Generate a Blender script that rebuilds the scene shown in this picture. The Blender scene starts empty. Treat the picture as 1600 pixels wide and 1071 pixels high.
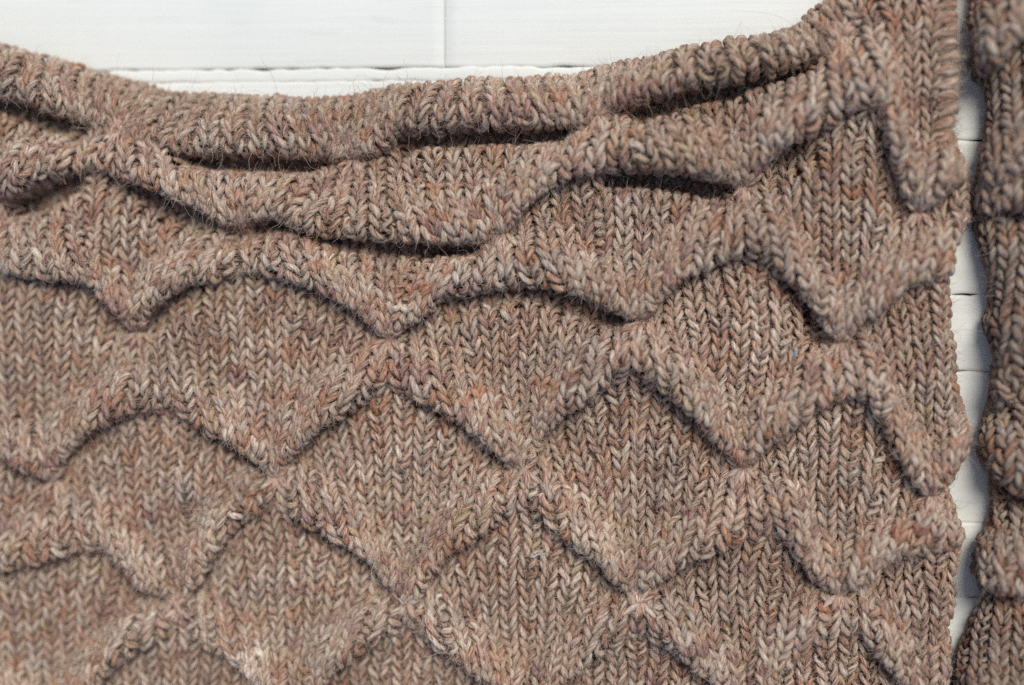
import bpy, math
import numpy as np
from mathutils import Euler, Vector

rng = np.random.default_rng(11)
C = bpy.context.scene.collection
SC = bpy.context.scene

# ------------------------------------------------------------------ camera, world, sun, exposure
K = 0.00018                      # metres per photo pixel at the knit's surface
ZREF = 72.0                      # height of the knit above the boards, in the same unit
TILT, YAW = math.radians(-4.0), math.radians(6.0)
LENS, SENSOR = 60.0, 36.0
DIST = 1600 * K * LENS / SENSOR

cam_d = bpy.data.cameras.new("camera")
cam = bpy.data.objects.new("camera", cam_d)
C.objects.link(cam)
cam_d.lens, cam_d.sensor_width = LENS, SENSOR
cam_d.clip_start, cam_d.clip_end = 0.01, 50
cam.rotation_euler = (TILT, YAW, 0)
cam.location = Vector((0, 0, ZREF * K)) + Euler((TILT, YAW, 0)).to_matrix() @ Vector((0, 0, DIST))
cam_d.dof.use_dof = True
cam_d.dof.focus_distance = DIST - 0.003
cam_d.dof.aperture_fstop = 2.3
SC.camera = cam

SUN_EL, SUN_AZ = math.radians(60), math.radians(28)     # azimuth clockwise from the top of the picture
w = bpy.data.worlds.new("World")
SC.world = w
w.use_nodes = True
nt = w.node_tree
sky = nt.nodes.new("ShaderNodeTexSky")
sky.sky_type = 'NISHITA'
sky.sun_disc = False
sky.sun_elevation = SUN_EL
sky.sun_rotation = SUN_AZ
sky.air_density, sky.dust_density, sky.ozone_density = 1.0, 1.6, 1.0
bg = nt.nodes["Background"]
nt.links.new(sky.outputs[0], bg.inputs[0])
bg.inputs[1].default_value = 0.10
sun_d = bpy.data.lights.new("sun", 'SUN')
sun_d.energy = 2.4
sun_d.angle = math.radians(24)
sun_d.color = (1.0, 0.95, 0.88)
sun = bpy.data.objects.new("sun", sun_d)
C.objects.link(sun)
sdir = Vector((math.sin(SUN_AZ) * math.cos(SUN_EL), math.cos(SUN_AZ) * math.cos(SUN_EL), math.sin(SUN_EL)))
sun.rotation_euler = sdir.to_track_quat('Z', 'Y').to_euler()
sun.location = sdir * 2
SC.view_settings.view_transform = 'Standard'
SC.view_settings.look = 'None'
SC.view_settings.exposure = 0.2
SC.view_settings.gamma = 1.0
SC.cycles.use_denoising = False
SC.cycles.max_bounces = 6
SC.cycles_curves.shape = 'RIBBONS'

# ------------------------------------------------------------------ helpers
ROT = np.array(Euler((TILT, YAW, 0)).to_matrix())
CAM = np.array(cam.location)


def on_plane(pts, zpx=ZREF):
    """A traced point of the photograph as a place on the level zpx (units of K, y downwards)."""
    p = np.asarray(pts, float)
    d = np.stack([(p[:, 0] - 800) / 1600 * SENSOR / LENS, -(p[:, 1] - 535.5) / 1600 * SENSOR / LENS,
                  -np.ones(len(p))], 1) @ ROT.T
    s = (zpx * K - CAM[2]) / d[:, 2]
    q = CAM + d * s[:, None]
    return np.stack([q[:, 0] / K + 800, 535.5 - q[:, 1] / K], 1)


def world(p):
    """(x, y down, z) in units of K -> metres."""
    return np.stack([(p[..., 0] - 800) * K, (535.5 - p[..., 1]) * K, p[..., 2] * K], -1)


def gsmooth(a, s, axis=0):
    if s <= 0:
        return a
    r = int(3 * s + 1)
    k = np.exp(-0.5 * (np.arange(-r, r + 1) / s) ** 2)
    k /= k.sum()
    a = np.moveaxis(a, axis, 0)
    pad = np.concatenate([np.repeat(a[:1], r, 0), a, np.repeat(a[-1:], r, 0)], 0)
    out = sum(k[i] * pad[i:i + len(a)] for i in range(2 * r + 1))
    return np.moveaxis(out, 0, axis)


def sstep(t):
    t = np.clip(t, 0, 1)
    return t * t * (3 - 2 * t)


class Field:
    """Smooth random field over the plane (bilinear value noise, unit-ish amplitude)."""
    def __init__(self, cell, n=220):
        self.c = cell
        self.n = n
        self.a = rng.normal(size=(n, n))

    def __call__(self, x, y):
        fx, fy = x / self.c + 1000.0, y / self.c + 1000.0
        ix, iy = np.floor(fx).astype(int), np.floor(fy).astype(int)
        tx, ty = sstep(fx - ix), sstep(fy - iy)
        a, n = self.a, self.n
        g = lambda i, j: a[i % n, j % n]
        return ((g(ix, iy) * (1 - tx) + g(ix + 1, iy) * tx) * (1 - ty)
                + (g(ix, iy + 1) * (1 - tx) + g(ix + 1, iy + 1) * tx) * ty)


def add_mesh(name, V, F, mat, parent=None, attrs=None, smooth=True):
    """V (n,3) metres, F (m,4) or (m,3) indices -> ONE mesh object."""
    me = bpy.data.meshes.new(name)
    n, k = F.shape
    me.vertices.add(len(V))
    me.vertices.foreach_set("co", np.ascontiguousarray(V, np.float32).ravel())
    me.loops.add(n * k)
    me.loops.foreach_set("vertex_index", np.ascontiguousarray(F, np.int32).ravel())
    me.polygons.add(n)
    me.polygons.foreach_set("loop_start", np.arange(0, n * k, k, dtype=np.int32))
    me.polygons.foreach_set("loop_total", np.full(n, k, np.int32))
    me.polygons.foreach_set("use_smooth", np.full(n, smooth))
    if attrs:
        for an, (typ, val) in attrs.items():
            at = me.attributes.new(an, typ, 'POINT')
            key = 'color' if 'COLOR' in typ else 'vector'
            at.data.foreach_set(key, np.ascontiguousarray(val, np.float32).ravel())
    me.update()
    me.materials.append(mat)
    o = bpy.data.objects.new(name, me)
    C.objects.link(o)
    if parent is not None:
        o.parent = parent
    return o


def thing(name, label, cat, loc=(0, 0, 0)):
    o = bpy.data.objects.new(name, None)
    o.empty_display_size = 0.01
    C.objects.link(o)
    o.location = loc
    o['label'] = label
    o['category'] = cat
    return o


# ------------------------------------------------------------------ materials
def wool_material(name, hair=False, dim=1.0):
    m = bpy.data.materials.new(name)
    m.use_nodes = True
    n, l = m.node_tree.nodes, m.node_tree.links
    b = n["Principled BSDF"]
    b.inputs["Roughness"].default_value = 0.95
    b.inputs["Specular IOR Level"].default_value = 0.12
    col = n.new("ShaderNodeAttribute")
    col.attribute_name = "tone"
    if hair:
        l.new(col.outputs["Color"], b.inputs["Base Color"])
        tr = n.new("ShaderNodeBsdfTranslucent")                   # single fibres let light through
        l.new(col.outputs["Color"], tr.inputs["Color"])
        mxs = n.new("ShaderNodeMixShader")
        mxs.inputs[0].default_value = 0.45
        l.new(b.outputs[0], mxs.inputs[1])
        l.new(tr.outputs[0], mxs.inputs[2])
        l.new(mxs.outputs[0], n["Material Output"].inputs["Surface"])
        return m
    fib = n.new("ShaderNodeAttribute")
    fib.attribute_name = "fibre"
    nz = n.new("ShaderNodeTexNoise")
    nz.inputs["Scale"].default_value = 1.0
    nz.inputs["Detail"].default_value = 3.0
    nz.inputs["Roughness"].default_value = 0.6
    l.new(fib.outputs["Vector"], nz.inputs["Vector"])
    # streaks of differently dyed fibre along the yarn
    r = n.new("ShaderNodeValToRGB")
    e = r.color_ramp.elements
    e[0].position, e[0].color = 0.33, (0.26, 0.155, 0.155, 1)
    e[1].position, e[1].color = 0.69, (1.42, 1.47, 1.50, 1)
    for p, c in ((0.42, (0.74, 0.47, 0.38, 1)), (0.50, (0.95, 0.90, 0.87, 1)), (0.60, (1.12, 1.10, 1.08, 1))):
        q = e.new(p)
        q.color = c
    l.new(nz.outputs["Fac"], r.inputs["Fac"])
    mx = n.new("ShaderNodeMix")
    mx.data_type = 'RGBA'
    mx.blend_type = 'MULTIPLY'
    mx.inputs["Factor"].default_value = 1.0
    l.new(col.outputs["Color"], mx.inputs[6])
    l.new(r.outputs["Color"], mx.inputs[7])
    l.new(mx.outputs[2], b.inputs["Base Color"])
    bp = n.new("ShaderNodeBump")
    bp.inputs["Strength"].default_value = 0.55
    bp.inputs["Distance"].default_value = 0.0006
    l.new(nz.outputs["Fac"], bp.inputs["Height"])
    l.new(bp.outputs["Normal"], b.inputs["Normal"])
    return m


WOOL = wool_material("heather_wool")
FUZZ = wool_material("wool_fibre", hair=True)

# dye lots of the heathered yarn (linear base colour, share)
PAL = np.array([(0.500, 0.420, 0.345), (0.455, 0.345, 0.275), (0.410, 0.250, 0.170), (0.415, 0.362, 0.322),
                (0.430, 0.345, 0.240), (0.285, 0.180, 0.170), (0.570, 0.500, 0.425), (0.395, 0.195, 0.115)])
PW = np.array([0.30, 0.23, 0.09, 0.15, 0.06, 0.08, 0.12, 0.03])


def palette(n):
    return np.array([0.995, 0.992, 0.962]) * PAL[rng.choice(len(PAL), n, p=PW / PW.sum())] * rng.uniform(0.85, 1.15, (n, 1))


# ------------------------------------------------------------------ the knit
WALE, COURSE = 29.0, 16.8
NSEG, NSIDE = 18, 8
F_big, F_mid, F_small, F_fine = Field(95), Field(42), Field(19), Field(9)
F_u, F_v, F_h, F_w = Field(24), Field(21), Field(26), Field(130)


def curve(pts, xs, zpx=ZREF, smooth=3.6, noise=1.6):
    p = on_plane(pts, zpx)
    y = np.interp(xs, p[:, 0], p[:, 1])
    y = gsmooth(y, smooth / (xs[1] - xs[0]))
    return y + noise * F_small(xs, np.full_like(xs, pts[0][1])) * 0.8


class Strip:
    """One band of knitting between two scalloped creases, as a sampled surface S(u, v)."""
    def __init__(self, xs, yu, yl, knots_u, knots_l, first=False, D=24., R=20., Wr=80., edge=None, side=1,
                 hang=0.45, dips=None, rise=60., Dup=None, roll_top=48., extra=None, qt=0.27, lift=0.):
        self.xs, self.first = xs, first
        gap_u, gap_l, fade_u, fade_l = (extra or ([], [], [], []))
        du = xs[1] - xs[0]
        slope_l = np.gradient(gsmooth(yl, 3), du)
        slope_u = np.gradient(gsmooth(yu, 3), du)
        cl = 1 / np.sqrt(1 + gsmooth(slope_l, 4) ** 2)
        cu = 1 / np.sqrt(1 + gsmooth(slope_u, 4) ** 2)
        ku, kl = on_plane(knots_u) if len(knots_u) else np.zeros((0, 2)), on_plane(knots_l)
        self.kl = kl
        ne = 260
        e = np.linspace(0, 1, ne)
        e = 1 - (1 - e) ** 1.7                                   # closer together down the fold
        top = yu - (0 if first else 55)
        U = np.repeat(xs[:, None], ne, 1)
        Y = top[:, None] + e[None] * (yl - top)[:, None]
        dl = (yl[:, None] - Y) * cl[:, None]
        dup = (Y - yu[:, None]) * cu[:, None]

        def near(k, s):
            g = np.zeros_like(Y)
            for q in k:
                g = np.maximum(g, np.exp(-(((U - q[0]) / s) ** 2 + ((Y - q[1]) / s) ** 2)))
            return g
        nl, nu = near(kl, 34.), near(ku, 34.)
        nl3 = near(kl, 48.)
        nl2, nu2 = near(kl, 15.), near(ku, 15.)
        var = 1 + 0.22 * F_big(U, Y)
        def along(gaps):
            g = np.zeros_like(xs)
            for (a, b, wt) in gaps:
                pa, pb = on_plane([(a, 300), (b, 300)])[:, 0]
                g = np.maximum(g, wt * sstep((xs - pa) / 28) * sstep((pb - xs) / 28))
            return g[:, None]

        def faded(pts):
            g = np.zeros_like(Y)
            for (px, py_, wt) in pts:
                q_ = on_plane([(px, py_)])[0]
                g = np.maximum(g, wt * np.exp(-((U - q_[0]) / 27) ** 2 - ((Y - q_[1]) / 42) ** 2))
            return g
        gl, gu, fl, fu = along(gap_l), along(gap_u), faded(fade_l), faded(fade_u)
        def beside(k):
            g = np.zeros_like(xs)
            for q_ in k:
                g = np.maximum(g, np.exp(-((np.abs(xs - q_[0]) - 46) / 26) ** 2))
            return g[:, None]
        Dl = (D * (1 + 0.9 * beside(kl)) + 34 * gl) * (1 - 0.85 * nl2) * (1 - fl)
        Ru = R * var * (1 - 0.72 * nl3) * (1 - 0.85 * fl)
        t = np.clip(dl / (Wr * (1 - 0.45 * nl3)), 0, 3)
        q = np.clip(1 - (1 - np.clip(t / qt, 0, 1)) ** 2.2, 0, 1) ** (1 / 2.0)
        if first:
            decay = 1 - sstep((t - qt) / 0.68)
        else:                                                    # a padded tube lying on the flat diamond
            ti = np.clip((t - qt) / (1 - qt), 0, 1.0)
            decay = np.clip(1 - ti ** 2, 0, 1) ** 0.75 * 0.86 + 0.14 * (1 - sstep((t - 0.7) / 0.9))
        z = np.where(t < qt, -Dl + (Ru + Dl) * q, Ru * decay)
        Du = (D if Dup is None else Dup) * (1 + 0.9 * beside(ku)) * (1 - 0.85 * nu2) * (1 - fu)
        if first:
            q0 = np.sqrt(np.clip(1 - (1 - np.clip(dup / roll_top, 0, 1)) ** 2, 0, 1))
            z = z - (ZREF - 14) * (1 - q0)
        else:
            z = z - Du * (1 - sstep(dup / rise)) - 72 * gu * (1 - sstep((dup - 35) / 10)) - 0.35 * np.clip(-dup, 0, 99)
        if dips is not None:
            for (cx, cy, sx, sy, a) in dips:
                c = on_plane([(cx, cy)])[0]
                z = z + a * np.exp(-((U - c[0]) / sx) ** 2 - ((Y - c[1]) / sy) ** 2)
        flat = sstep(dl / 30) * (sstep(dup / 30) if not first else 1)
        z = z + flat * (2.6 * F_mid(U, Y) + 3.0 * F_big(U + 400, Y))
        # wales are drawn in towards the knot below and spread out from the knots above
        X = U.copy()

        if first:
            ym = gsmooth((yu + yl) / 2, 12)
            sm = gsmooth(np.gradient(ym, du), 10)
            X = X - sm[:, None] * (Y - ym[:, None]) * 0.9
        def draw(k, amt):
            out_ = np.zeros_like(xs)
            kx = np.sort(k[:, 0])
            for i_, c_ in enumerate(kx):
                for sg in (-1, 1):
                    nb = kx[i_ + sg] if 0 <= i_ + sg < len(kx) else c_ + sg * 390
                    half = abs(nb - c_) / 2
                    d_ = sg * (xs - c_)
                    f = np.interp(d_, [0, half * .26, half * .51, half * .67, half], [0, 25, 43, 42, 0]) * half / 195
                    out_ = out_ + np.where((d_ > 0) & (d_ < half), sg * f, 0)
            return amt * gsmooth(out_, 5)[:, None]
        if len(kl) > 1:
            X = X - draw(kl, 0.9) * sstep(1 - dl / 78)
        if len(ku) > 1:
            X = X - draw(ku, 0.3) * sstep(1 - dup / 90)
        # and gathered tightly right at each knot
        for q_ in list(ku) + list(kl):
            e2_ = np.exp(-((U - q_[0]) ** 2 + ((Y - q_[1]) * 0.85) ** 2) / (2 * 27.0 ** 2))
            X = X - 0.15 * (X - q_[0]) * e2_
            z = z - 15.0 * np.exp(-((U - q_[0]) ** 2 + (Y - q_[1]) ** 2) / 23.0 ** 2)
        X = X + 3.5 * F_w(U, Y)
        # the fold hangs over the crease below it
        Yh = Y + hang * (1 - 0.7 * gl) * (1 - 0.95 * fl) * np.clip(z, -4, 99) * sstep(1 - dl / (Wr * 1.3)) * (1 - 0.95 * nl2)
        Z = z + lift + ZREF + 4.0 * F_w(U + 900, Y)
        self.theta0 = None
        if edge is not None:
            ex, ey = edge
            E = np.interp(Yh, ey, ex) + 1.5 * F_small(Yh, Yh * 0)
            r, rz = 34., 50.
            th = (side * (X - E) + r) / (r * 1.15)
            inw = th > 0
            thc = np.clip(th, 0, 2.6)
            X = np.where(inw, E + side * (-r + r * np.sin(thc)), X)
            Z = np.where(inw, Z - rz * (1 - np.cos(thc)) * np.where(Z > 0, 1, 1), Z)
            th_full = th
        else:
            th_full = np.full_like(X, -9.)
        Z = np.maximum(Z, 4.0)
        # turn the fold under
        ex_n = 8
        back = np.linspace(1, ex_n, ex_n) * 4.0
        Xa = np.concatenate([X, np.repeat(X[:, -1:], ex_n, 1)], 1)
        Ya = np.concatenate([Yh, Yh[:, -1:] - back[None]], 1)
        Za = np.concatenate([Z, np.maximum(Z[:, -1:] - 3 - back[None] * 0.15, 3)], 1)
        dla = np.concatenate([dl, np.repeat(dl[:, -1:] - 1, ex_n, 1)], 1)
        dua = np.concatenate([dup, np.repeat(dup[:, -1:], ex_n, 1)], 1)
        tha = np.concatenate([th_full, np.repeat(th_full[:, -1:], ex_n, 1)], 1)
        P = np.stack([Xa, Ya, Za], -1)
        s = np.concatenate([np.zeros((len(xs), 1)), np.cumsum(np.linalg.norm(np.diff(P, axis=1), axis=-1), 1)], 1)
        if first:
            y0 = gsmooth(yu, 6) + 46
        else:
            a = np.interp(xs, *np.sort(ku, 0).T) if len(ku) > 1 else yu
            b = np.interp(xs, *np.sort(kl, 0).T) if len(kl) > 1 else yl
            if len(ku) > 1:
                o = np.argsort(ku[:, 0]); a = np.interp(xs, ku[o, 0], ku[o, 1])
            if len(kl) > 1:
                o = np.argsort(kl[:, 0]); b = np.interp(xs, kl[o, 0], kl[o, 1])
            y0 = gsmooth(0.55 * a + 0.45 * b, 10)
        y0 = np.clip(y0, top + 2, yl - 2)
        s0 = np.array([np.interp(y0[i], Y[i], s[i, :ne]) for i in range(len(xs))])
        s0 = gsmooth(s0, 5)
        s = s - s0[:, None]
        self.vmin, self.vmax = s.min(), s.max()
        dv = 2.0
        vs = np.arange(self.vmin, self.vmax + dv, dv)
        self.vs = vs
        out = np.zeros((len(xs), len(vs), 6))
        src = np.concatenate([P, dla[..., None], dua[..., None], tha[..., None]], -1)
        for i in range(len(xs)):
            for c in range(6):
                out[i, :, c] = np.interp(vs, s[i], src[i, :, c])
        self.lo, self.hi = s[:, 0], s[:, -1]
        out[..., :3] = gsmooth(gsmooth(out[..., :3], 1.0, 0), 0.8, 1)
        Sx = np.gradient(out[..., :3], du, axis=0)
        Sv = np.gradient(out[..., :3], dv, axis=1)
        N = np.cross(Sv, Sx)
        # y runs downwards, so flip into the outward direction
        N = gsmooth(gsmooth(N, 1.2, 0), 1.2, 1)
        N /= np.linalg.norm(N, axis=-1, keepdims=True) + 1e-9
        if N[len(xs) // 3, :, 2].mean() < 0:
            N = -N
        self.S = np.concatenate([out, N], -1)
        self.du, self.dv = du, dv

    def sample(self, u, v):
        fu = np.clip((u - self.xs[0]) / self.du, 0, len(self.xs) - 1.001)
        fv = np.clip((v - self.vs[0]) / self.dv, 0, len(self.vs) - 1.001)
        iu, iv = fu.astype(int), fv.astype(int)
        tu, tv = (fu - iu)[..., None], (fv - iv)[..., None]
        A = self.S
        return ((A[iu, iv] * (1 - tu) + A[iu + 1, iv] * tu) * (1 - tv)
                + (A[iu, iv + 1] * (1 - tu) + A[iu + 1, iv + 1] * tu) * tv)


def tubes(P, Nrm, rad, length0, tone, seed):
    """P (n,m,3) centre lines -> vertices, quads and the yarn attributes."""
    n, m, _ = P.shape
    T = np.gradient(P, axis=1)
    T /= np.linalg.norm(T, axis=-1, keepdims=True) + 1e-9
    B = np.cross(T, Nrm)
    B /= np.linalg.norm(B, axis=-1, keepdims=True) + 1e-9
    Q = np.cross(B, T)
    a = np.linspace(0, 2 * np.pi, NSIDE, endpoint=False)
    seglen = np.concatenate([np.zeros((n, 1)), np.cumsum(np.linalg.norm(np.diff(P, axis=1), axis=-1), 1)], 1)
    tw = a[None, None] + (seglen * 0.085)[..., None] + seed[:, None, None]
    ply = 1 + 0.13 * np.cos(2 * tw)                               # two plies twisted together
    r = rad[..., None] * ply
    ring = P[:, :, None] + r[..., None] * (np.cos(a)[None, None, :, None] * B[:, :, None]
                                          + np.sin(a)[None, None, :, None] * Q[:, :, None])
    V = ring.reshape(-1, 3)
    idx = np.arange(n * m * NSIDE).reshape(n, m, NSIDE)
    i0, i1 = idx[:, :-1], idx[:, 1:]
    F = np.stack([i0, i1, np.roll(i1, -1, 2), np.roll(i0, -1, 2)], -1).reshape(-1, 4)
    fib = np.stack([np.cos(tw) * 2.0, np.sin(tw) * 2.0,
                    np.broadcast_to((seglen * 0.045 + seed[:, None] * 7.3 + length0[:, None])[..., None], tw.shape)], -1).reshape(-1, 3)
    col = np.broadcast_to(tone[:, :, None, :], (n, m, NSIDE, 3)).reshape(-1, 3)
    col = np.concatenate([col, np.ones((len(col), 1))], 1)
    return V, F, fib, col


fuzz_roots = {}


def knit(strip, owner, key, purl=None, tone_gain=1.0, min_up=-26., big=1.0):
    """All the stitches of a strip: returns per-stitch centre lines and what is needed to share them out."""
    j = np.arange(math.floor(strip.xs[0] / WALE) + 1, math.floor(strip.xs[-1] / WALE) - 1)
    k = np.arange(math.floor(strip.vmin / COURSE), math.ceil(strip.vmax / COURSE) + 1)
    J, Kk = [q.ravel() for q in np.meshgrid(j, k, indexing='ij')]
    uc, vc = (J + 0.5) * WALE, Kk * COURSE
    c = strip.sample(uc, vc)
    iu = np.clip(((uc - strip.xs[0]) / strip.du).astype(int), 0, len(strip.xs) - 1)
    ok = (vc < strip.hi[iu]) & (vc > strip.lo[iu]) & (c[:, 4] > min_up) & (c[:, 5] < 2.3)
    J, Kk, uc, vc, c = J[ok], Kk[ok], uc[ok], vc[ok], c[ok]
    n = len(J)
    t = np.linspace(0, 2 * np.pi, NSEG + 1)
    A, B, Cc = 0.26, 0.93, 6.8
    xo = t / (2 * np.pi) + A * np.sin(2 * t)
    yo = B * np.cos(t)                                            # v runs down the picture
    ho = -Cc * np.cos(2 * t)
    ra = 4.75 * (0.50 + 0.50 * np.abs(np.sin(t)) ** 1.6)
    gather = 0.91 if strip.first else 0.95                        # furrows between the columns
    u = J[:, None] * WALE + (0.5 + (xo[None] - 0.5) * gather) * WALE
    v = vc[:, None] + yo[None] * COURSE
    flip = np.ones((n, 1))
    if purl is not None:
        flip = np.where(purl(c)[:, None], -1.0, 1.0)
    mess = (1 + 0.45 * sstep((70 - c[:, 3]) / 40))[:, None]       # the folds lie less evenly
    u = u + 2.1 * F_u(u, v) * mess + rng.normal(0, 0.6, (n, 1))
    v = v + 1.9 * F_v(u, v + 300) * mess
    h = ho[None] * flip + 1.5 * F_h(u, v) * mess + 2.0
    s = strip.sample(u, v)
    P = s[..., :3] + h[..., None] * s[..., 6:9]
    side = np.where(t < np.pi, 1.06, 0.95)
    rad = ra[None] * side[None] * rng.uniform(0.86, 1.15, (n, 1)) * (1 + 0.10 * F_fine(u, v)) * big
    on_fold = sstep((78 - c[:, 3]) / 22) * (0 if strip.first else 1)
    rad = rad * ((1.02 if strip.first else 0.90) + 0.20 * on_fold)[:, None]
    # dye runs along each course for a stitch or two
    tone0 = np.empty((n, 3))
    order = np.lexsort((J, Kk))
    runs = rng.random(n) < 0.8
    pal = palette(n)
    last = pal[0]
    for q in order:
        if runs[q]:
            last = pal[q]
        tone0[q] = last
    tone1 = palette(n)
    mixw = np.clip(0.35 + 0.5 * F_fine(u * 0.6, v * 0.6), 0, 1)[..., None]
    tone = tone0[:, None] * (1 - mixw) + tone1[:, None] * mixw
    tone = 0.70 * tone + 0.30 * np.array([0.440, 0.360, 0.282])
    lot = 1 + 0.07 * F_w(c[:, 0], c[:, 1])
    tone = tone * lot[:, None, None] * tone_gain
    return dict(P=P, N=s[..., 6:9], rad=rad, tone=tone, c=c, hair=(2.4 if strip.first else 1.0) + 0.35 * on_fold, seed=rng.uniform(0, 50, n), len0=Kk * 3.1 + J * 1.7)


def yflip(N):
    return N * np.array([1, -1, 1])


def emit(st, mask, name, parent):
    if mask.sum() < 3:
        return None
    Pw = world(st['P'][mask]) / K
    Nw = yflip(st['N'][mask])
    V, F, fib, col = tubes(Pw, Nw, st['rad'][mask], st['len0'][mask], st['tone'][mask], st['seed'][mask])
    return add_mesh(name, V * K, F, WOOL, parent, {"fibre": ('FLOAT_VECTOR', fib), "tone": ('FLOAT_COLOR', col)})


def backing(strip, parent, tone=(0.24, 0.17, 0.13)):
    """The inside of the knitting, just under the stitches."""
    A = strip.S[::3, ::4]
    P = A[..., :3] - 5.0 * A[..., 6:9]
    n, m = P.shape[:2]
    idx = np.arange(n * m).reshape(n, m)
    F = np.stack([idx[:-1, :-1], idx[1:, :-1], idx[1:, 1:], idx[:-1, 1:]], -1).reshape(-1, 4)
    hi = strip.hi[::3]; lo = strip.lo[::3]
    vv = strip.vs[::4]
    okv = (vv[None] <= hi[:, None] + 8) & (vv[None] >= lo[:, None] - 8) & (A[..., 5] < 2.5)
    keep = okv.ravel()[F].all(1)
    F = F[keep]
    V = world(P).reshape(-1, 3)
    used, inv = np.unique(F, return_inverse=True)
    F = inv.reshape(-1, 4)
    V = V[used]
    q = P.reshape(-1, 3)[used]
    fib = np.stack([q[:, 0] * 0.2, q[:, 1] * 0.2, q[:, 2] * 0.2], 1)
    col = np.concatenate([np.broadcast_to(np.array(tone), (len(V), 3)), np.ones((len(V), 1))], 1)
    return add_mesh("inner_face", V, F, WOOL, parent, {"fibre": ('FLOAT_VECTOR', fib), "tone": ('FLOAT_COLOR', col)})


def fuzz(parent, sts, per, name="wool_fuzz"):
    """Loose fibres standing off the yarn."""
    root, nor, tan, tone = [], [], [], []
    for st in sts:
        n, m, _ = st['P'].shape
        cnt = rng.poisson(per * st.get('hair', np.ones(n)))
        i = np.repeat(np.arange(n), cnt)
        s = rng.integers(1, m - 1, len(i))
        P = world(st['P'][i, s]) / K
        T = (world(st['P'][i, s + 1]) - world(st['P'][i, s - 1])) / K
        N = yflip(st['N'][i, s])
        up_ = N[:, 2] > rng.uniform(0.35, 0.7, len(i))                # hardly any on the undersides of the folds
        P, T, N, i, s = P[up_], T[up_], N[up_], i[up_], s[up_]
        T /= np.linalg.norm(T, axis=1, keepdims=True) + 1e-9
        B = np.cross(T, N)
        a = rng.uniform(0.15, np.pi - 0.15, len(i))
        o = np.cos(a)[:, None] * B + np.sin(a)[:, None] * N
        root.append(P + o * (st['rad'][i, s] * 0.8)[:, None])
        nor.append(o); tan.append(T)
        tone.append(np.clip(st['tone'][i, s] * rng.uniform(1.1, 1.8, (len(i), 1)), 0, 0.75))
    root, nor, tan, tone = map(np.concatenate, (root, nor, tan, tone))
    n, m = len(root), 6
    L = rng.lognormal(math.log(12.0), 0.6, n)
    L = np.clip(L, 4, 60) * np.where(rng.random(n) < 0.02, 2.2, 1.0)
    lift = rng.beta(1.3, 3.0, n) * 0.9
    d = tan * rng.choice([-1, 1], n)[:, None] + rng.normal(0, 0.55, (n, 3))
    d = d + nor * lift[:, None] * 1.3
    d /= np.linalg.norm(d, axis=1, keepdims=True)
    pts = np.zeros((n, m, 3))
    pts[:, 0] = root
    for q in range(1, m):
        d = d + rng.normal(0, 0.33, (n, 3)) + nor * 0.06
        d /= np.linalg.norm(d, axis=1, keepdims=True)
        pts[:, q] = pts[:, q - 1] + d * (L / (m - 1))[:, None]
    cu = bpy.data.hair_curves.new(name)
    cu.add_curves([m] * n)
    cu.attributes["position"].data.foreach_set("vector", (pts * K).astype(np.float32).ravel())
    ra = cu.attributes.get("radius") or cu.attributes.new("radius", 'FLOAT', 'POINT')
    taper = np.linspace(1, 0.45, m)[None] * rng.uniform(0.17, 0.33, (n, 1))
    ra.data.foreach_set("value", (taper * K).astype(np.float32).ravel())
    ca = cu.attributes.new("tone", 'FLOAT_COLOR', 'CURVE')
    ca.data.foreach_set("color", np.concatenate([tone, np.ones((n, 1))], 1).astype(np.float32).ravel())
    cu.materials.append(FUZZ)
    o = bpy.data.objects.new(name, cu)
    C.objects.link(o)
    o.parent = parent
    o['kind'] = 'stuff'
    return o


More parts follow.
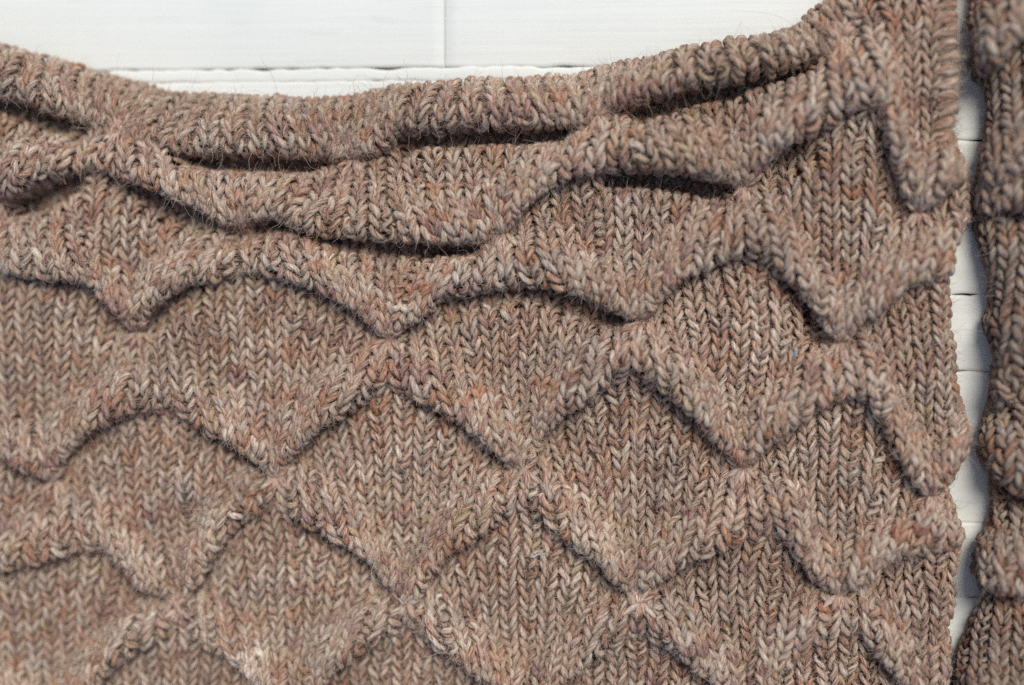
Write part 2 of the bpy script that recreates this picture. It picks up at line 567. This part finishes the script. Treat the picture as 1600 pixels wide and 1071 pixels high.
# ------------------------------------------------------------------ the boards underneath
def white_paint():
    m = bpy.data.materials.new("weathered_white_paint")
    m.use_nodes = True
    n, l = m.node_tree.nodes, m.node_tree.links
    b = n["Principled BSDF"]
    b.inputs["Roughness"].default_value = 0.55
    tc = n.new("ShaderNodeTexCoord")
    mp = n.new("ShaderNodeMapping")
    mp.inputs["Scale"].default_value = (14, 420, 60)
    l.new(tc.outputs["Object"], mp.inputs["Vector"])
    g = n.new("ShaderNodeTexNoise")
    g.inputs["Scale"].default_value = 1.0
    g.inputs["Detail"].default_value = 6
    l.new(mp.outputs[0], g.inputs["Vector"])
    n2 = n.new("ShaderNodeTexNoise")
    n2.inputs["Scale"].default_value = 22
    n2.inputs["Detail"].default_value = 4
    l.new(tc.outputs["Object"], n2.inputs["Vector"])
    r = n.new("ShaderNodeValToRGB")
    r.color_ramp.elements[0].position, r.color_ramp.elements[0].color = 0.25, (0.70, 0.72, 0.67, 1)
    r.color_ramp.elements[1].position, r.color_ramp.elements[1].color = 0.7, (0.75, 0.765, 0.705, 1)
    l.new(n2.outputs["Fac"], r.inputs["Fac"])
    n3 = n.new("ShaderNodeTexNoise")                              # grime specks and thin worn streaks
    n3.inputs["Scale"].default_value = 1.0
    n3.inputs["Detail"].default_value = 5
    mp3 = n.new("ShaderNodeMapping")
    mp3.inputs["Scale"].default_value = (45, 320, 60)
    l.new(tc.outputs["Object"], mp3.inputs["Vector"])
    l.new(mp3.outputs[0], n3.inputs["Vector"])
    r3 = n.new("ShaderNodeValToRGB")
    r3.color_ramp.elements[0].position, r3.color_ramp.elements[0].color = 0.27, (0.94, 0.94, 0.93, 1)
    r3.color_ramp.elements[1].position, r3.color_ramp.elements[1].color = 0.40, (1, 1, 1, 1)
    l.new(n3.outputs["Fac"], r3.inputs["Fac"])
    mm = n.new("ShaderNodeMix")
    mm.data_type, mm.blend_type = 'RGBA', 'MULTIPLY'
    mm.inputs["Factor"].default_value = 1.0
    l.new(r.outputs[0], mm.inputs[6])
    l.new(r3.outputs[0], mm.inputs[7])
    l.new(mm.outputs[2], b.inputs["Base Color"])
    bp = n.new("ShaderNodeBump")
    bp.inputs["Strength"].default_value = 0.25
    bp.inputs["Distance"].default_value = 0.0006
    l.new(g.outputs["Fac"], bp.inputs["Height"])
    l.new(bp.outputs[0], b.inputs["Normal"])
    return m


PAINT = white_paint()
bare = bpy.data.materials.new("dark_joint_timber")
bare.use_nodes = True
_b = bare.node_tree.nodes["Principled BSDF"]
_b.inputs["Base Color"].default_value = (0.10, 0.085, 0.07, 1)
_b.inputs["Roughness"].default_value = 0.9

deck = bpy.data.objects.new("wooden_deck", None)
C.objects.link(deck)
deck['kind'] = 'structure'
deck['label'] = 'white painted boards with thin dark joints lying under the knitwear'


def plank(x0, x1, y0, y1, z1=0.0, gap0=1.2, gap1=1.2, ends=(0, 0)):
    """A painted board: rounded long edges that wander a little, in units of K."""
    nx = max(4, int((x1 - x0) / 7))
    xs = np.linspace(x0, x1, nx)
    ea = gsmooth(rng.normal(size=nx), 1.1) * 2.2 + gsmooth(rng.normal(size=nx), 6) * 1.6
    eb = gsmooth(rng.normal(size=nx), 1.1) * 1.5 + gsmooth(rng.normal(size=nx), 6) * 1.6
    ya, yb = y0 + gap0 + ea, y1 - gap1 - eb
    prof = [(0, -70), (0, -4), (0.7, -1.6), (2.2, -0.4), (6, 0)]
    V = []
    for i, x in enumerate(xs):
        e = min(i, nx - 1 - i)
        dz = (-70, -2.0, -0.4)[e] if e < 3 else 0
        if e == 0:
            x = x + (0 if i == 0 else 0)
        for q, zz in prof:
            V.append((x, ya[i] + q, z1 + min(zz, dz)))
        for q, zz in prof[::-1]:
            V.append((x, yb[i] - q, z1 + min(zz, dz)))
    V = np.array(V)
    m = len(prof) * 2
    # the first and last sections stand close to the ends so that those round off too
    V = V.reshape(nx, m, 3)
    V[1, :, 0] = x0 + 0.8 + rng.normal(0, 0.3, m)
    V[-2, :, 0] = x1 - 0.8 + rng.normal(0, 0.3, m)
    V[2, :, 0] = x0 + 3.5
    V[-3, :, 0] = x1 - 3.5
    idx = np.arange(nx * m).reshape(nx, m)
    F = np.stack([idx[:-1, :-1], idx[:-1, 1:], idx[1:, 1:], idx[1:, :-1]], -1).reshape(-1, 4)
    o = add_mesh("plank", world(V.reshape(-1, 3)), F[:, ::-1], PAINT, deck)
    return o


bx, by = on_plane([(695, 105)], 0)[0]
PH = on_plane([(695, 569)], 0)[0][1] - on_plane([(695, 453)], 0)[0][1]
JOINT = [by + (k - 6) * PH for k in range(22)]
for k in range(21):
    y0, y1 = JOINT[k], JOINT[k + 1]
    lo, hi = -1100, 2900
    g0 = 0.2 if k == 6 else 0.15
    cuts = [bx] if k == 5 else [[], [bx - 1150], [bx + 1700]][k % 3]
    xs_ = [lo] + cuts + [hi]
    for a, b in zip(xs_[:-1], xs_[1:]):
        if k == 6:                                                # a split runs along this board
            plank(a, b, y0, y0 + 21, z1=0.3, gap0=g0, gap1=-0.9)
            y0 = y0 + 20
        plank(a - 0.5, b + 0.5, y0, y1, z1=rng.normal(0, 0.7), gap0=g0, gap1=0.1 if k != 5 else (-0.3 if a > 0 else 0.2))
V = world(np.array([(-1150, JOINT[0] - 20, -60), (2950, JOINT[0] - 20, -60), (2950, JOINT[-1] + 20, -60), (-1150, JOINT[-1] + 20, -60)], float))
add_mesh("joist_board", V, np.array([[0, 3, 2, 1]]), bare, deck, smooth=False)

# ------------------------------------------------------------------ left piece: traced creases (photo pixels)
TOP = [(-260, 10), (-60, 52), (0, 70), (100, 100), (150, 116), (250, 138), (400, 147), (470, 152), (545, 147), (600, 135), (650, 125),
       (800, 117), (900, 110), (960, 99), (1050, 80), (1150, 58), (1240, 38), (1295, 2), (1340, -25), (1400, -60), (1600, -120)]
ROWS = [
    [(-260, 40), (-60, 125), (0, 150), (60, 178), (130, 202), (188, 203), (265, 232), (300, 240), (400, 243), (490, 250), (550, 247),
     (605, 243), (625, 232), (655, 207), (700, 203), (800, 200), (890, 195), (935, 182), (980, 172), (1060, 152), (1150, 122),
     (1230, 95), (1280, 75), (1312, 60), (1335, 35), (1350, 10), (1375, -30), (1420, -50), (1700, -90)],
    [(-260, 180), (-120, 250), (-40, 305), (0, 314), (25, 312), (70, 300), (125, 272), (160, 262), (200, 280), (250, 312), (330, 353),
     (380, 354), (430, 342), (465, 340), (520, 366), (640, 379), (735, 379), (785, 362), (815, 347), (850, 322), (890, 292),
     (930, 268), (1000, 268), (1060, 275), (1140, 291), (1165, 287), (1200, 268), (1245, 235), (1285, 205), (1315, 172), (1335, 166),
     (1350, 188), (1362, 218), (1385, 270), (1415, 315), (1435, 330), (1470, 318), (1500, 302), (1600, 250)],
    [(-260, 520), (-170, 540), (-60, 445), (0, 425), (87, 433), (113, 443), (140, 473), (177, 500), (215, 517), (250, 500), (290, 473),
     (330, 445), (400, 428), (470, 450), (520, 478), (560, 508), (605, 528), (660, 505), (700, 485), (733, 470), (780, 455),
     (823, 447), (853, 457), (886, 470), (926, 484), (976, 500), (1000, 502), (1026, 492), (1086, 440), (1116, 422), (1150, 405),
     (1182, 405), (1206, 437), (1233, 474), (1253, 496), (1283, 521), (1315, 533), (1343, 520), (1366, 504), (1410, 480), (1450, 458),
     (1490, 440), (1600, 400)],
    [(-260, 690), (-110, 640), (-40, 690), (0, 715), (40, 735), (85, 750), (123, 712), (160, 686), (187, 666), (217, 649), (257, 642),
     (300, 665), (333, 684), (360, 702), (435, 745), (477, 712), (520, 679), (566, 648), (592, 630), (614, 610), (640, 624), (673, 646), (693, 660),
     (720, 677), (746, 694), (773, 712), (822, 733), (870, 686), (893, 670), (926, 638), (957, 614), (988, 592), (1020, 610), (1050, 638), (1066, 657),
     (1093, 684), (1116, 704), (1160, 730), (1190, 716), (1233, 688), (1266, 657), (1300, 628), (1325, 618), (1340, 640), (1356, 677),
     (1370, 707), (1386, 724), (1410, 746), (1430, 766), (1455, 772), (1480, 765), (1510, 740), (1600, 680)],
    [(-260, 960), (-110, 970), (0, 908), (40, 889), (100, 862), (140, 862), (200, 915), (280, 948), (329, 915), (360, 870), (384, 838),
     (412, 816), (440, 798), (466, 808), (490, 828), (530, 864), (568, 902), (611, 925), (640, 940), (664, 934), (697, 901), (731, 868), (770, 838),
     (798, 808), (818, 794), (836, 815), (860, 846), (894, 872), (932, 901), (980, 932), (1000, 937), (1023, 922), (1066, 901), (1100, 878), (1150, 850),
     (1185, 832), (1206, 842), (1223, 866), (1243, 896), (1273, 918), (1310, 928), (1340, 918), (1366, 909), (1410, 888), (1450, 872),
     (1500, 856), (1600, 820)],
    [(-260, 1080), (-100, 1080), (100, 1150), (180, 1075), (230, 1028), (280, 985), (330, 1025), (400, 1085), (470, 1155), (525, 1085),
     (580, 1030), (640, 980), (683, 1022), (710, 1048), (770, 1100), (830, 1145), (900, 1080), (960, 1025), (1000, 988), (1050, 1030),
     (1110, 1085), (1165, 1135), (1230, 1060), (1290, 1000), (1325, 992), (1356, 1030), (1386, 1066), (1450, 1125), (1520, 1080),
     (1600, 1050)],
    [(-260, 1330), (1600, 1330)],
]
KNOTS = [
    [(-210, 110), (188, 203), (550, 245), (935, 180), (1312, 60)],
    [(0, 312), (380, 353), (785, 361), (1163, 288), (1435, 329)],
    [(-170, 530), (215, 516), (605, 527), (1000, 499), (1315, 532)],
    [(85, 748), (435, 743), (821, 730), (1160, 729), (1455, 771)],
    [(-100, 965), (280, 946), (638, 938), (1000, 935), (1310, 926)],
    [(100, 1145), (470, 1150), (830, 1142), (1165, 1132), (1450, 1122)],
]
EDGE = [(1488, -120), (1493, 0), (1495, 40), (1494, 75), (1500, 90), (1497, 140), (1496, 175), (1488, 200), (1487, 235), (1502, 258), (1515, 290),
        (1517, 315), (1511, 340), (1500, 370), (1490, 385), (1482, 430), (1485, 480), (1488, 520), (1493, 560), (1498, 600), (1505, 650),
        (1508, 690), (1500, 735), (1481, 768), (1487, 790), (1500, 830), (1505, 855), (1498, 880), (1492, 900), (1492, 960), (1482, 985),
        (1478, 1040), (1470, 1071), (1462, 1300)]

xs = np.arange(-190, 1575, 3.0)
ep = on_plane(EDGE, ZREF - 30) - [8, 0]
edge = (ep[:, 0], ep[:, 1])

lines = [curve(TOP, xs, noise=1.0) + 9] + [curve(r, xs) for r in ROWS]
for i_, kn in enumerate(KNOTS):                                  # the fold hangs a little below its own root
    g_ = np.zeros_like(xs)
    for q_ in on_plane(kn):
        g_ = np.maximum(g_, np.exp(-((xs - q_[0]) / 24) ** 2))
    lines[i_ + 1] = lines[i_ + 1] - (9 if i_ > 1 else 5) * (1 - g_)
knots = [[]] + KNOTS + [[]]
FADES = [
    [], [(1342, 190, 1.0), (1510, 300, .3), (170, 265, .4)], [(1470, 450, .8), (0, 425, .6), (400, 426, .6), (1180, 402, .5)],
    [(257, 640, .8), (613, 615, 1.), (988, 598, 1.), (1325, 640, .95)],
    [(1485, 862, .8), (130, 860, .7), (440, 803, .95), (818, 800, 1.), (1180, 830, .95)],
    [(280, 1000, 1.), (640, 995, 1.), (1000, 1005, 1.), (1322, 990, 1.)], []]
GAPS = [
    [(-200, 150, .7), (262, 505, 1.), (612, 905, 1.), (975, 1275, 1.)],
    [(5, 140, .9), (150, 330, .35), (335, 480, .65), (440, 660, .5), (630, 765, 1.), (925, 1155, .95), (1195, 1290, .5)],
    [(230, 330, .3), (690, 985, .35), (1225, 1305, .4)],
    [], [], [], []]
OPTS = [
    dict(first=True, D=26., R=18., Wr=78., hang=0.15, qt=0.22),
    dict(D=26., Dup=16., R=36., Wr=78., hang=0.40, qt=0.36),
    dict(D=18., Dup=14., R=36., Wr=72., qt=0.36),
    dict(D=17., Dup=13., R=38., Wr=70., qt=0.34),
    dict(D=16., Dup=13., R=37., Wr=69., qt=0.34),
    dict(D=16., Dup=13., R=37., Wr=69., qt=0.34),
    dict(D=13., R=30., Wr=66.),
]

garment = thing("knitted_garment", "large light brown heathered knitwear with puffed diamonds, its rolled neckline over white boards",
                "knitwear")
all_st = []
for k in range(7):
    yu, yl = lines[k], lines[k + 1]
    yl = np.maximum(yl, yu + 22)
    kn_l = knots[k + 1] if len(knots[k + 1]) else [(0, 1330), (400, 1330), (800, 1330), (1200, 1330), (1500, 1330)]
    st = Strip(xs, yu, yl, knots[k], kn_l, edge=edge, side=1,
               extra=(GAPS[k - 1] if k else [], GAPS[k], FADES[k - 1] if k else [], FADES[k]), **OPTS[k])
    # the outer wales of the top right corner are worked in reverse and show their ridges
    edge_u = float(np.interp(100, edge[1], edge[0]))
    py = on_plane([(1465, 215)])[0]
    S = knit(st, garment, k, purl=lambda c: (c[:, 0] > py[0] + 2) & (c[:, 1] < py[1]))
    all_st.append(S)
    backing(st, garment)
    c = S['c']
    if k == 0:
        m = c[:, 0] < on_plane([(1312, 60)])[0][0]
        emit(S, m, "rolled_neckline", garment)
        emit(S, ~m, "shoulder_panel", garment)
        continue
    ridge = (c[:, 0] > py[0] + 2) & (c[:, 1] < py[1])
    if k != 1:
        ridge[:] = False
    kx = np.sort(st.kl[:, 0])
    cell = np.searchsorted((kx[1:] + kx[:-1]) / 2, c[:, 0])
    for q in range(len(kx)):
        m = (cell == q) & ~ridge
        fold = c[:, 3] < 62
        p = emit(S, m & ~fold, "diamond_panel", garment)
        emit(S, m & fold, "puffed_fold", p if p is not None else garment)

# the reverse-worked ridges along the top of the right edge
ridge_yarns = []
for y_ in np.arange(-34, 214, 20.5):
    ridge_yarns.append([])
    t = np.linspace(0, 1, NSEG + 1)
    x_e = np.interp(y_, [p[1] for p in EDGE], [p[0] for p in EDGE])
    for dy, dz, x_s in ((-4.5, 0.0, 1462), (0.5, 4.5, 1464), (5.5, -1.0, 1468)):
        x_s = x_s + rng.normal(0, 2)
        a_ = on_plane([(x_s, y_ + 7 + dy), (x_e + 1, y_ - 3 + dy * 0.8)])
        p_ = a_[0] + (a_[1] - a_[0]) * np.sin(t * np.pi / 2)[:, None]
        z_ = ZREF + 2 + dz + 7 * np.sin(np.pi * np.clip(t * 1.1, 0, 1)) - 40 * t ** 3
        p_[:, 1] += 2.0 * np.sin(t * 6 + rng.uniform(0, 6))
        ridge_yarns[-1].append(np.concatenate([p_, z_[:, None]], 1))
for yarns in ridge_yarns:
    Ps = np.array(yarns)
    n_ = len(Ps)
    S = dict(P=Ps, N=np.broadcast_to(np.array([0.35, 0, 0.94]), Ps.shape).copy(),
             rad=np.broadcast_to(2.8 + 2.9 * np.sin(np.pi * np.clip(t * 0.95 + 0.05, 0, 1)), (n_, NSEG + 1)) * rng.uniform(.9, 1.1, (n_, 1)),
             tone=np.repeat(palette(n_)[:, None] * 0.6 + np.array([0.45, 0.35, 0.27]) * 0.38, NSEG + 1, 1),
             seed=rng.uniform(0, 9, n_), len0=rng.uniform(0, 99, n_))
    emit(S, np.ones(n_, bool), "garter_ridge", garment)
    all_st.append(S)

# the stitches that cinch each corner of a diamond
cloud = np.concatenate([q['P'].reshape(-1, 3) for q in all_st])


def top_of(x, y, r=6.5):
    z = np.full(x.shape, ZREF - 12.0)
    near_ = cloud[(np.abs(cloud[:, 0] - x.mean()) < 70) & (np.abs(cloud[:, 1] - y.mean()) < 70)]
    for i in range(len(x)):
        m_ = (near_[:, 0] - x[i]) ** 2 + (near_[:, 1] - y[i]) ** 2 < r * r
        if m_.any():
            z[i] = np.percentile(near_[m_, 2], 92)
    return gsmooth(z, 2.0)


for row in KNOTS:
    for (kx_, ky_) in row:
        if not (-60 < kx_ < 1480 and -20 < ky_ < 1100):
            continue
        c = on_plane([(kx_, ky_ + 2)])[0]
        t = np.linspace(0, 1, NSEG + 1)
        Ps = []
        for up in (-1, 1):
            for a in (-0.8, -0.36, 0.04, 0.4, 0.8):
                a = a + rng.normal(0, 0.12)
                ln = rng.uniform(24, 33)
                q = 1 + t * ln
                x = c[0] + q * math.sin(a) + a * 3
                y = c[1] + up * q * math.cos(a) * 0.95
                z = top_of(x, y) + 4.5 * np.sin(np.pi * (0.15 + 0.8 * t)) + 2.0
                Ps.append(np.stack([x, y, z], -1))
        Ps = np.array(Ps)
        n_ = len(Ps)
        S = dict(P=Ps, N=np.broadcast_to(np.array([0, 0, 1.0]), Ps.shape).copy(),
                 rad=np.broadcast_to(2.0 + 3.0 * np.sin(np.pi * np.clip(t * 0.9 + 0.08, 0, 1)), (n_, NSEG + 1)).copy(),
                 tone=np.repeat(palette(n_)[:, None] * 0.4 + np.array([0.50, 0.39, 0.32]) * 0.62, NSEG + 1, 1),
                 seed=rng.uniform(0, 9, n_), len0=rng.uniform(0, 99, n_))
        emit(S, np.ones(n_, bool), "gathering_stitch", garment)
fuzz(garment, all_st, 50)

# ------------------------------------------------------------------ lint on the wool
def lint(name, label, px, col, size, ang, strands):
    m = bpy.data.materials.new(name + "_fibre")
    m.use_nodes = True
    m.node_tree.nodes["Principled BSDF"].inputs["Base Color"].default_value = (*col, 1)
    m.node_tree.nodes["Principled BSDF"].inputs["Roughness"].default_value = 0.9
    c = on_plane([px])[0]
    t = np.linspace(-0.5, 0.5, NSEG + 1)
    Ps = []
    for q in range(strands):
        a = ang + rng.normal(0, 0.25)
        x = c[0] + size * t * math.cos(a) + 1.2 * np.sin(7 * t + q) + rng.normal(0, 0.8)
        y = c[1] - size * t * math.sin(a) + 1.2 * np.cos(6 * t + q) + rng.normal(0, 0.8)
        Ps.append(np.stack([x, y, top_of(x, y, 5.0) + 5.0], -1))
    Ps = np.array(Ps)
    V, F, fib, colr = tubes(world(Ps) / K, np.broadcast_to(np.array([0, 0, 1.0]), Ps.shape), np.full(Ps.shape[:2], 0.75),
                            np.zeros(strands), np.ones(Ps.shape), np.zeros(strands))
    o = add_mesh(name, V * K, F, m)
    o['label'] = label
    o['category'] = "lint"


lint("lint_thread", "tiny blue thread of lint caught on the brown knitting", (1240, 551), (0.14, 0.33, 0.44), 13, 1.75, 2)
lint("lint_tuft", "small pale grey tuft of lint on a diamond below the centre", (843, 864), (0.46, 0.45, 0.43), 20, 0.1, 5)

# ------------------------------------------------------------------ right piece
ROWS2 = [
    [(1440, 130), (1490, 115), (1545, 93), (1570, 66), (1600, 42), (1700, 5), (1900, -40)],
    [(1440, 300), (1520, 292), (1560, 280), (1588, 255), (1600, 235), (1700, 170), (1900, 240)],
    [(1440, 345), (1520, 333), (1560, 325), (1600, 321), (1700, 330), (1900, 420)],
    [(1440, 690), (1530, 655), (1566, 624), (1576, 600), (1600, 576), (1700, 520), (1900, 620)],
    [(1440, 700), (1530, 722), (1557, 747), (1600, 770), (1700, 815), (1900, 720)],
    [(1440, 890), (1500, 900), (1543, 909), (1582, 912), (1600, 903), (1700, 850), (1900, 940)],
    [(1440, 1100), (1520, 1110), (1600, 1150), (1700, 1180), (1900, 1100)],
    [(1440, 1330), (1900, 1330)],
]
TOP2 = [(1440, -160), (1900, -160)]
EDGE2 = [(1524, -120), (1520, 0), (1514, 35), (1516, 84), (1525, 112), (1540, 134), (1546, 168), (1543, 200), (1535, 232), (1527, 262), (1524, 300),
         (1528, 348), (1534, 382), (1543, 438), (1549, 477), (1541, 505), (1551, 536), (1554, 564), (1546, 606), (1556, 632), (1537, 660),
         (1530, 680), (1540, 724), (1553, 752), (1552, 797), (1546, 830), (1526, 843), (1521, 894), (1535, 908), (1538, 939), (1521, 975),
         (1505, 1009), (1497, 1037), (1490, 1071), (1486, 1300)]
xs2 = np.arange(1440, 1860, 3.0)
e2 = on_plane(EDGE2, ZREF - 30) + [10, 0]
edge2 = (e2[:, 0], e2[:, 1])
lines2 = [curve(TOP2, xs2)] + [curve(r, xs2) for r in ROWS2]
sleeve = thing("knitted_sleeve", "darker brown knitted piece with deep folds at the right border, cut off by the photo", "knitwear",
               loc=(0, 0, 0))
st2 = []
for k in range(8):
    yl = np.maximum(lines2[k + 1], lines2[k] + 22)
    s_ = Strip(xs2, lines2[k], yl, [], [(1700, ROWS2[k][-2][1])], edge=edge2, side=-1, D=30., R=38., Wr=76., rise=55., qt=0.36, lift=9.)
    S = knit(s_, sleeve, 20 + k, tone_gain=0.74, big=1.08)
    st2.append(S)
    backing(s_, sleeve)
    c = S['c']
    fold = c[:, 3] < 58
    p = emit(S, ~fold, "knit_panel", sleeve)
    emit(S, fold, "puffed_fold", p if p is not None else sleeve)
fuzz(sleeve, st2, 50)
print("tris", sum(len(o.data.polygons) * 2 for o in bpy.data.objects if o.type == 'MESH'))
